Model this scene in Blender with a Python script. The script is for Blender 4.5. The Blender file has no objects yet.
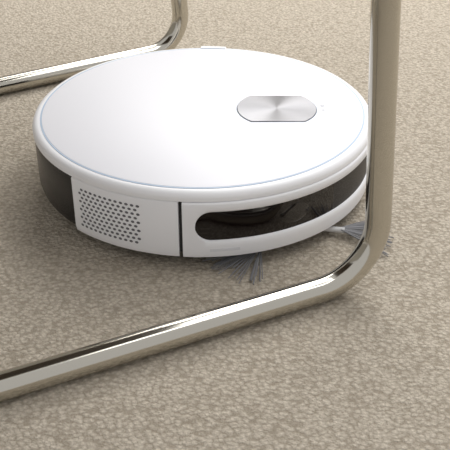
import bpy, bmesh, math, random
from mathutils import Vector
random.seed(4)
rad=math.radians
# ---------------------------------------------------------------- helpers
def mat(name, col, rough=0.5, metal=0.0, **kw):
    m=bpy.data.materials.new(name); m.use_nodes=True
    b=m.node_tree.nodes['Principled BSDF']
    b.inputs['Base Color'].default_value=(*col,1)
    b.inputs['Roughness'].default_value=rough
    b.inputs['Metallic'].default_value=metal
    for k,v in kw.items(): b.inputs[k.replace('_',' ')].default_value=v
    return m
def mk(name, verts, faces, mats, fm=None, parent=None, smooth=True, angle=35):
    me=bpy.data.meshes.new(name); me.from_pydata(verts,[],faces); me.update()
    for m in mats: me.materials.append(m)
    if fm:
        for p,i in zip(me.polygons,fm): p.material_index=i
    bm=bmesh.new(); bm.from_mesh(me)
    bmesh.ops.remove_doubles(bm,verts=bm.verts,dist=1e-6)
    bmesh.ops.recalc_face_normals(bm,faces=bm.faces)
    bm.to_mesh(me); bm.free()
    if smooth:
        for p in me.polygons: p.use_smooth=True
        me.set_sharp_from_angle(angle=rad(angle))
    o=bpy.data.objects.new(name,me); bpy.context.collection.objects.link(o)
    if parent: o.parent=parent
    return o
def empty(name):
    o=bpy.data.objects.new(name,None); bpy.context.collection.objects.link(o); o.empty_display_size=.05; return o
# angle a (deg): 0 faces -Y, +90 faces +X
def P(r,a,z): return (r*math.sin(rad(a)), -r*math.cos(rad(a)), z)
def sector(name, prof, a0, a1, m, parent, n=None, closed=True):
    full=abs(a1-a0)>=360
    n=n or max(8,int(abs(a1-a0)/1.5))
    V=[];F=[];k=len(prof)
    cols=n if full else n+1
    for i in range(cols):
        a=a0+(a1-a0)*i/n
        for r,z in prof: V.append(P(r,a,z))
    for i in range(n):
        j=(i+1)%cols
        for t in range(k if closed else k-1):
            u=(t+1)%k
            F.append((i*k+t, i*k+u, j*k+u, j*k+t))
    if not full and closed:
        F.append(tuple(range(k))); F.append(tuple(reversed([n*k+t for t in range(k)])))
    return mk(name,V,F,[m],parent=parent)
def box(name, lo, hi, m, parent=None, bev=0):
    x0,y0,z0=lo;x1,y1,z1=hi
    V=[(x,y,z) for z in(z0,z1) for y in(y0,y1) for x in(x0,x1)]
    F=[(0,2,3,1),(4,5,7,6),(0,1,5,4),(2,6,7,3),(0,4,6,2),(1,3,7,5)]
    o=mk(name,V,F,[m],parent=parent,smooth=False)
    if bev:
        b=o.modifiers.new('b','BEVEL'); b.width=bev; b.segments=3
    return o
# ---------------------------------------------------------------- materials
white=mat('white_plastic',(0.88,0.88,0.90),0.38)
white_top=mat('white_top',(0.83,0.83,0.87),0.42,Specular_IOR_Level=0.35)
groove=mat('groove_grey',(0.42,0.52,0.66),0.4)
black=mat('black_plastic',(0.012,0.011,0.011),0.25)
gloss=mat('gloss_black',(0.005,0.003,0.003),0.04,Coat_Weight=0.2)
domem=mat('dome_gloss',(0.006,0.004,0.004),0.03,Coat_Weight=0.5)  # gloss for the dome that stands in for a window reflection
dark=mat('chassis_dark',(0.02,0.02,0.02),0.6)
hole=mat('vent_hole',(0.13,0.13,0.14),0.7)
seam=mat('seam_dark',(0.05,0.05,0.05),0.7)
label=mat('label_grey',(0.74,0.74,0.77),0.45)
dotm=mat('indicator_grey',(0.55,0.56,0.60),0.45)
bristle=mat('bristle_grey',(0.20,0.20,0.21),0.5)
armw=mat('brush_arm',(0.6,0.6,0.6),0.5)
chrome=mat('chrome',(0.58,0.555,0.49),0.14,1.0)
leather=mat('seat_leather',(0.05,0.035,0.025),0.5)
sensor=mat('sensor_band',(0.03,0.028,0.028),0.45)
nt=sensor.node_tree; b=nt.nodes['Principled BSDF']
vo=nt.nodes.new('ShaderNodeTexVoronoi'); vo.inputs['Scale'].default_value=700
tc=nt.nodes.new('ShaderNodeTexCoord'); nt.links.new(tc.outputs['Object'],vo.inputs['Vector'])
cr=nt.nodes.new('ShaderNodeValToRGB'); cr.color_ramp.elements[0].color=(.10,.095,.09,1); cr.color_ramp.elements[1].color=(.02,.018,.018,1)
cr.color_ramp.elements[1].position=.45
nt.links.new(vo.outputs['Distance'],cr.inputs[0]); nt.links.new(cr.outputs[0],b.inputs['Base Color'])
brushed=mat('brushed_metal',(0.22,0.22,0.23),0.32,1.0,Anisotropic=0.9)
nt=brushed.node_tree; b=nt.nodes['Principled BSDF']
tg=nt.nodes.new('ShaderNodeTangent'); tg.direction_type='RADIAL'; tg.axis='Z'
nt.links.new(tg.outputs[0],b.inputs['Tangent'])
# carpet : fine loop pile
carpet=mat('carpet',(0.5,0.45,0.38),0.95)
nt=carpet.node_tree; b=nt.nodes['Principled BSDF']
b.inputs['Specular IOR Level'].default_value=0.05
N=nt.nodes.new; L=nt.links.new
tc=N('ShaderNodeTexCoord'); mp=N('ShaderNodeMapping'); L(tc.outputs['Object'],mp.inputs[0])
mp.inputs['Rotation'].default_value=(0,0,rad(-20)); mp.inputs['Scale'].default_value=(1,1.2,1)
dn_=N('ShaderNodeTexNoise'); dn_.inputs['Scale'].default_value=280; dn_.inputs['Detail'].default_value=2; L(mp.outputs[0],dn_.inputs['Vector'])
sb=N('ShaderNodeVectorMath'); sb.operation='SUBTRACT'; L(dn_.outputs['Color'],sb.inputs[0]); sb.inputs[1].default_value=(.5,.5,.5)
sc=N('ShaderNodeVectorMath'); sc.operation='SCALE'; L(sb.outputs[0],sc.inputs[0]); sc.inputs['Scale'].default_value=.004
av=N('ShaderNodeVectorMath'); av.operation='ADD'; L(mp.outputs[0],av.inputs[0]); L(sc.outputs[0],av.inputs[1])
v=N('ShaderNodeTexVoronoi'); v.feature='SMOOTH_F1'; v.inputs['Scale'].default_value=245; v.inputs['Smoothness'].default_value=.25; v.inputs['Randomness'].default_value=.85; L(av.outputs[0],v.inputs['Vector'])
n2=N('ShaderNodeTexNoise'); n2.inputs['Scale'].default_value=750; n2.inputs['Detail'].default_value=4; n2.inputs['Roughness'].default_value=.75; L(tc.outputs['Object'],n2.inputs['Vector'])
n3=N('ShaderNodeTexNoise'); n3.inputs['Scale'].default_value=110; n3.inputs['Detail'].default_value=3; L(tc.outputs['Object'],n3.inputs['Vector'])
inv=N('ShaderNodeMapRange'); inv.inputs['From Min'].default_value=0.05; inv.inputs['From Max'].default_value=0.75; inv.inputs['To Min'].default_value=1; inv.inputs['To Max'].default_value=0
L(v.outputs['Distance'],inv.inputs[0])
ad=N('ShaderNodeMath'); ad.operation='MULTIPLY_ADD'; L(n2.outputs[0],ad.inputs[0]); ad.inputs[1].default_value=1.15; L(inv.outputs[0],ad.inputs[2])
ad2=N('ShaderNodeMath'); ad2.operation='MULTIPLY_ADD'; L(n3.outputs[0],ad2.inputs[0]); ad2.inputs[1].default_value=0.5; L(ad.outputs[0],ad2.inputs[2])
dv=N('ShaderNodeMath'); dv.operation='DIVIDE'; L(ad2.outputs[0],dv.inputs[0]); dv.inputs[1].default_value=2.65
bp=N('ShaderNodeBump'); bp.inputs['Strength'].default_value=0.85; bp.inputs['Distance'].default_value=0.0055
L(dv.outputs[0],bp.inputs['Height']); L(bp.outputs[0],b.inputs['Normal'])
c1=N('ShaderNodeValToRGB'); c1.color_ramp.elements[0].color=(.37,.315,.245,1); c1.color_ramp.elements[1].color=(.77,.695,.585,1)
c1.color_ramp.elements[0].position=.25; c1.color_ramp.elements[1].position=.74
L(dv.outputs[0],c1.inputs[0]); L(c1.outputs[0],b.inputs['Base Color'])
wallm=mat('wall_paint',(0.42,0.40,0.36),0.9)
# ---------------------------------------------------------------- room
box('floor',(-2.6,-2.6,-0.05),(2.6,2.6,0.0),carpet)
box('wall_back',(-2.6,2.6,-0.05),(2.6,2.7,2.6),wallm)
box('wall_left',(-2.7,-2.6,-0.05),(-2.6,2.7,2.6),wallm)
box('baseboard_back',(-2.6,2.58,0.0),(2.6,2.6,0.09),white)
box('baseboard_left',(-2.6,-2.6,0.0),(-2.58,2.58,0.09),white)
# ---------------------------------------------------------------- robot vacuum
rv=empty('robot_vacuum')
sector('top_shell',[(.150,.0768),(.1572,.0772),(.160,.0775),(.1625,.0768),(.1648,.0748),(.1660,.072),(.1660,.0690),(.150,.0685)],0,360,white,rv,n=240)
sector('groove_ring',[(.1566,.0774),(.1581,.0774),(.1581,.0778),(.1566,.0778)],0,360,groove,rv,n=240)
def disc(name,r,z0,z1,m,parent,cx=0,cy=0,n=200,bev=.0006):
    prof=[(0,z0),(r,z0),(r,z1-bev),(r-bev*.4,z1-bev*.3),(r-bev*1.2,z1),(0,z1)]
    V=[];F=[]
    for i in range(n):
        a=2*math.pi*i/n
        for rr,z in prof: V.append((cx+rr*math.cos(a),cy+rr*math.sin(a),z))
    k=len(prof)
    for i in range(n):
        j=(i+1)%n
        for t in range(k-1):
            if t==0: F.append((i*k,i*k+1,j*k+1))
            elif t==k-2: F.append((i*k+t,i*k+k-1,j*k+t))
            else: F.append((i*k+t,j*k+t,j*k+t+1,i*k+t+1))
    return mk(name,V,F,[m],parent=parent)
disc('top_plate',.1567,.070,.0782,white_top,rv)
sector('core',[(.05,.016),(.1605,.016),(.1605,.0690),(.05,.0690)],0,360,seam,rv,n=160)
sector('chassis',[(.0,.010),(.150,.010),(.158,.0135),(.158,.018),(.0,.018)],0,360,dark,rv,n=160)
def prof_side(ro,zb,zt):
    b=.0015
    return [(ro-.005,zb),(ro-.0035,zb),(ro-.0012,zb+.0010),(ro,zb+.006),(ro,zt-b),(ro-b*.4,zt-b*.3),(ro-b,zt),(ro-.005,zt)]
sector('rear_panel',prof_side(.1650,.015,.0678),-136.6,-43.4,black,rv)
sector('vent_panel_right',prof_side(.1662,.0120,.0685),-43,-6.2,white,rv)
sector('vent_panel_left',prof_side(.1662,.0120,.0685),-173.8,-137,white,rv)
def vents(name,a0,a1,z0,z1,nc,nr):
    V=[];F=[];ro=.16645
    for r in range(nr):
        for c in range(nc):
            a=a0+(a1-a0)*(c+(.5 if r%2 else 0))/nc; z=z0+(z1-z0)*r/(nr-1)
            s=len(V)
            for k in range(12):
                t=2*math.pi*k/12
                V.append(P(ro,a+math.degrees(.0017*math.cos(t)/ro),z+.00125*math.sin(t)))
            F.append(tuple(range(s,s+12)))
    return mk(name,V,F,[hole],parent=rv,smooth=False)
vents('vent_holes_right',-39.5,-17.5,.023,.060,12,10)
vents('vent_holes_left',-162.5,-140.5,.023,.060,12,10)
def bumper():
    a0,a1=-5.0,185.0; ro=.1675; zb,zt=.0125,.0684
    w0,w1=-1.3,181.3; zl,zh=.0305,.0590; rc=(zh-zl)/2; zm=(zl+zh)/2
    da=math.degrees(rc/ro)
    A=[a0+(w0-a0)*i/4 for i in range(4)]
    A+= [w0+da*(1-math.cos(math.pi/2*i/10)) for i in range(10)]
    nn=110
    A+= [w0+da+(w1-w0-2*da)*i/nn for i in range(nn)]
    A+= [w1-da*(1-math.cos(math.pi/2*i/10)) for i in range(10,0,-1)]
    A+= [w1+(a1-w1)*i/4 for i in range(5)]
    V=[];F=[];M=[]
    def hh(a):
        if a<=w0 or a>=w1: return 0
        if a<w0+da: d=(w0+da-a)/da
        elif a>w1-da: d=(a-w1+da)/da
        else: return rc
        return rc*math.sqrt(max(0,1-d*d))
    k=16
    for a in A:
        h=hh(a); lo,hi=zm-h,zm+h; f=h/rc; dp=.0022*f
        prof=[(ro-.0065,zb),(ro-.004,zb),(ro-.0012,zb+.0012),(ro-.0002,zb+.006),
              (ro,(zb+lo)/2+.003),(ro,lo-.0016*f),(ro-.0009*f,lo-.0004*f),(ro-dp,lo),(ro-dp,hi),(ro-.0009*f,hi+.0004*f),(ro,hi+.0016*f),(ro,(hi+zt)/2),(ro,zt-.0018),(ro-.0006,zt-.0006),(ro-.0018,zt),(ro-.0065,zt)]
        for r,z in prof: V.append(P(r,a,z))
    for i in range(len(A)-1):
        am=(A[i]+A[i+1])/2
        for t in range(k):
            u=(t+1)%k
            F.append((i*k+t,i*k+u,(i+1)*k+u,(i+1)*k+t))
            M.append((2 if 46<am<134 else 1) if t==7 and w0<am<w1 else 0)
    F.append(tuple(range(k)));M.append(0)
    e=(len(A)-1)*k
    F.append(tuple(e+t for t in reversed(range(k))));M.append(0)
    me=bpy.data.meshes.new('bumper'); me.from_pydata(V,[],F)
    for m in (white,gloss,sensor): me.materials.append(m)
    for p,i in zip(me.polygons,M): p.material_index=i; p.use_smooth=True
    bm=bmesh.new(); bm.from_mesh(me); bmesh.ops.recalc_face_normals(bm,faces=bm.faces); bm.to_mesh(me); bm.free()
    me.set_sharp_from_angle(angle=rad(38))
    o=bpy.data.objects.new('bumper',me); bpy.context.collection.objects.link(o); o.parent=rv
bumper()
# added dark glossy dome, stands in for a curvy reflection in the bumper window
def lens(name,a,z,rw,rh,h):
    V=[];F=[];n=28;rings=6;ro=.1654
    for s in range(rings+1):
        f=s/rings
        for i in range(n):
            t=2*math.pi*i/n
            V.append(P(ro+h*math.sqrt(max(0,1-f*f)),a+math.degrees(rw*f*math.cos(t)/ro),z+rh*f*math.sin(t)))
    for s in range(rings):
        for i in range(n):
            j=(i+1)%n; F.append((s*n+i,s*n+j,(s+1)*n+j,(s+1)*n+i))
    mk(name,V,F,[domem],parent=rv,angle=80)
lens('reflection_dome',30,.0450,.0150,.0095,.0010)
sector('label_slot',[(.1674,.0200),(.16765,.0200),(.16765,.0228),(.1674,.0228)],3,12,label,rv)
# power button : circle truncated by two parallel edges, brushed radially
def trunc(name,cx,cy,r,h,z0,z1,m,bev=.0006):
    def ring(rr,hh,z):
        a0=math.asin(hh/rr); out=[]
        n=24
        cr_=[( -a0+2*a0*i/n) for i in range(n+1)]
        for t in cr_: out.append((rr*math.cos(t),rr*math.sin(t),z))
        for t in cr_: out.append((-rr*math.cos(t),-rr*math.sin(t),z))
        return out
    rings=[ring(r,h,z0),ring(r,h,z1-bev),ring(r-bev,h-bev,z1)]
    V=[];F=[];k=len(rings[0])
    for R_ in rings: V+=R_
    for s in range(2):
        for i in range(k):
            j=(i+1)%k; F.append((s*k+i,s*k+j,(s+1)*k+j,(s+1)*k+i))
    c=len(V); V.append((0,0,z1))
    for i in range(k): F.append((2*k+i,2*k+(i+1)%k,c))
    o=mk(name,V,F,[m],parent=rv); o.location=(cx,cy,0); return o
BX,BY=.0725,-.003
trunc('button_rim',BX,BY,.0400,.0305,.0778,.0784,groove)
trunc('power_button',BX,BY,.0392,.0297,.0780,.0790,brushed)
disc('indicator_dot',.0022,.078,.0785,dotm,rv,cx=.118,cy=.004,n=24,bev=.0001)
disc('home_dot',.0016,.078,.0785,dotm,rv,cx=.118,cy=-.006,n=24,bev=.0001)
sector('top_notch',[(.158,.0765),(.1645,.0765),(.1640,.0782),(.158,.0785)],172,182,white,rv)
def wheel(name,cx,cy,r,w):
    V=[];F=[];n=40
    for y in(-w/2,w/2):
        for i in range(n):
            t=2*math.pi*i/n; V.append((cx+r*math.cos(t),cy+y,r+r*math.sin(t)))
    for i in range(n):
        j=(i+1)%n; F.append((i,j,n+j,n+i))
    F.append(tuple(range(n)));F.append(tuple(range(n,2*n)))
    mk(name,V,F,[black],parent=rv)
wheel('wheel_right',0,-.105,.028,.018); wheel('wheel_left',0,.105,.028,.018); wheel('caster',.10,0,.012,.015)
def tube(name,pts,r,m,parent,res=4,cyc=False):
    cu=bpy.data.curves.new(name,'CURVE'); cu.dimensions='3D'; cu.bevel_depth=r; cu.bevel_resolution=res; cu.use_fill_caps=True
    pl=pts if isinstance(pts[0][0],(tuple,list,Vector)) else [pts]
    for q in pl:
        s=cu.splines.new('POLY'); s.points.add(len(q)-1)
        for p,c in zip(s.points,q): p.co=(*c,1)
        s.use_cyclic_u=cyc; s.use_smooth=True
    cu.materials.append(m)
    o=bpy.data.objects.new(name,cu); bpy.context.collection.objects.link(o)
    bpy.context.view_layer.update()
    me=bpy.data.meshes.new_from_object(o.evaluated_get(bpy.context.evaluated_depsgraph_get()))
    bpy.data.objects.remove(o); me.name=name
    for p in me.polygons: p.use_smooth=True
    o=bpy.data.objects.new(name,me); bpy.context.collection.objects.link(o); o.parent=parent
    return o
def brush(name,cx,cy,angs):
    arms=[];br=[]
    for a in angs:
        a=rad(a); d=Vector((math.cos(a),math.sin(a),0))
        c=Vector((cx,cy,.0085))
        arms.append([tuple(c),tuple(c+d*.02),tuple(c+d*.050+Vector((0,0,-.002)))])
        for i in range(46):
            aa=a+rad(random.uniform(-20,20)); dd=Vector((math.cos(aa),math.sin(aa),0))
            st=c+d*.044; en=c+dd*random.uniform(.078,.096)+Vector((0,0,-.0065+random.uniform(0,.002)))
            br.append([tuple(st),tuple((st+en)/2+Vector((0,0,.0005))),tuple(en)])
    tube(name+'_arms',arms,.0028,armw,rv); tube(name+'_bristles',br,.00042,bristle,rv,res=1)
brush('side_brush_right',.082,-.107,[230,354,112])
# ---------------------------------------------------------------- chair
ch=empty('cantilever_chair')
tr=.0107
def fillet(pts,rads,n=14):
    out=[tuple(pts[0])]
    for i in range(1,len(pts)-1):
        p=Vector(pts[i]); a=(Vector(pts[i-1])-p).normalized(); b_=(Vector(pts[i+1])-p).normalized()
        th=a.angle(b_); r=rads[i]; d=r/math.tan(th/2)
        c=p+(a+b_).normalized()*(r/math.sin(th/2))
        s=p+a*d-c; e=p+b_*d-c; w=s.angle(e)
        for k in range(n+1):
            t=k/n; out.append(tuple(c+(s*math.sin((1-t)*w)+e*math.sin(t*w))/math.sin(w)))
    out.append(tuple(pts[-1])); return out
A=Vector((.1505,-.1860,tr)); B=Vector((-.034,.3380,tr))
dn=Vector((-.900,-.436,0)).normalized(); df=Vector((-.860,-.515,0)).normalized()
At=A+dn*.032+Vector((0,0,.43)); Bt=B+df*.032+Vector((0,0,.43))
Ar=A+dn*.52; Br=B+df*.52
As=At+dn*.42; Bs=Bt+df*.42
Ab=As+dn*.10+Vector((0,0,.38)); Bb=Bs+df*.10+Vector((0,0,.38))
pts=[Ab,As,At,A,Ar,Br,B,Bt,Bs,Bb]
path=fillet(pts,[0,.06,.06,.052,.06,.06,.046,.06,.06,0])
tube('tube_frame',path,tr,chrome,ch,res=10)
def slab(name,c0,c1,c2,c3,up,th):
    up=Vector(up).normalized()*th
    V=[tuple(Vector(c)) for c in (c0,c1,c2,c3)]+[tuple(Vector(c)+up) for c in (c0,c1,c2,c3)]
    F=[(0,1,2,3),(4,5,6,7),(0,1,5,4),(1,2,6,5),(2,3,7,6),(3,0,4,7)]
    o=mk(name,V,F,[leather],parent=ch,smooth=False); b=o.modifiers.new('b','BEVEL'); b.width=.008; b.segments=3
z=Vector((0,0,.006))
slab('seat',At+dn*.04+z,Bt+df*.04+z,Bs+z-df*.03,As+z-dn*.03,(0,0,1),.022)
def lerp(a,b_,t): return a+(b_-a)*t
off=-dn*.008
slab('backrest',lerp(As,Ab,.4)+off,lerp(Bs,Bb,.4)+off,lerp(Bs,Bb,.97)+off,lerp(As,Ab,.97)+off,-dn,.02)
# ---------------------------------------------------------------- lights
w=bpy.data.worlds.new('world'); bpy.context.scene.world=w; w.use_nodes=True
w.node_tree.nodes['Background'].inputs[0].default_value=(.99,.98,.98,1); w.node_tree.nodes['Background'].inputs[1].default_value=.64
def area(name,loc,tgt,size,e,col=(1,1,1)):
    l=bpy.data.lights.new(name,'AREA'); l.shape='RECTANGLE'; l.size=size[0]; l.size_y=size[1]; l.energy=e; l.color=col
    o=bpy.data.objects.new(name,l); bpy.context.collection.objects.link(o); o.location=loc
    o.rotation_euler=(Vector(tgt)-Vector(loc)).to_track_quat('-Z','Y').to_euler()
area('added_back_light',(.4,1.7,1.5),(.0,.5,0),(1.8,1.0),40,(1,.985,.965))  # added area lamp, no window here; brightens the floor towards the back
area('added_top_light',(.8,.4,1.9),(.0,.2,0),(1.4,1.4),20)  # added overhead lamp, no fixture behind it; soft fill from above
# ---------------------------------------------------------------- camera
cd=bpy.data.cameras.new('camera'); cam=bpy.data.objects.new('camera',cd); bpy.context.collection.objects.link(cam)
cd.lens=72; cd.sensor_width=36; cd.clip_start=.01
cam.location=(.0217,-.8102,.455); cam.rotation_euler=(rad(90-32.38),0,0)
bpy.context.scene.camera=cam
bpy.context.scene.view_settings.view_transform='Standard'
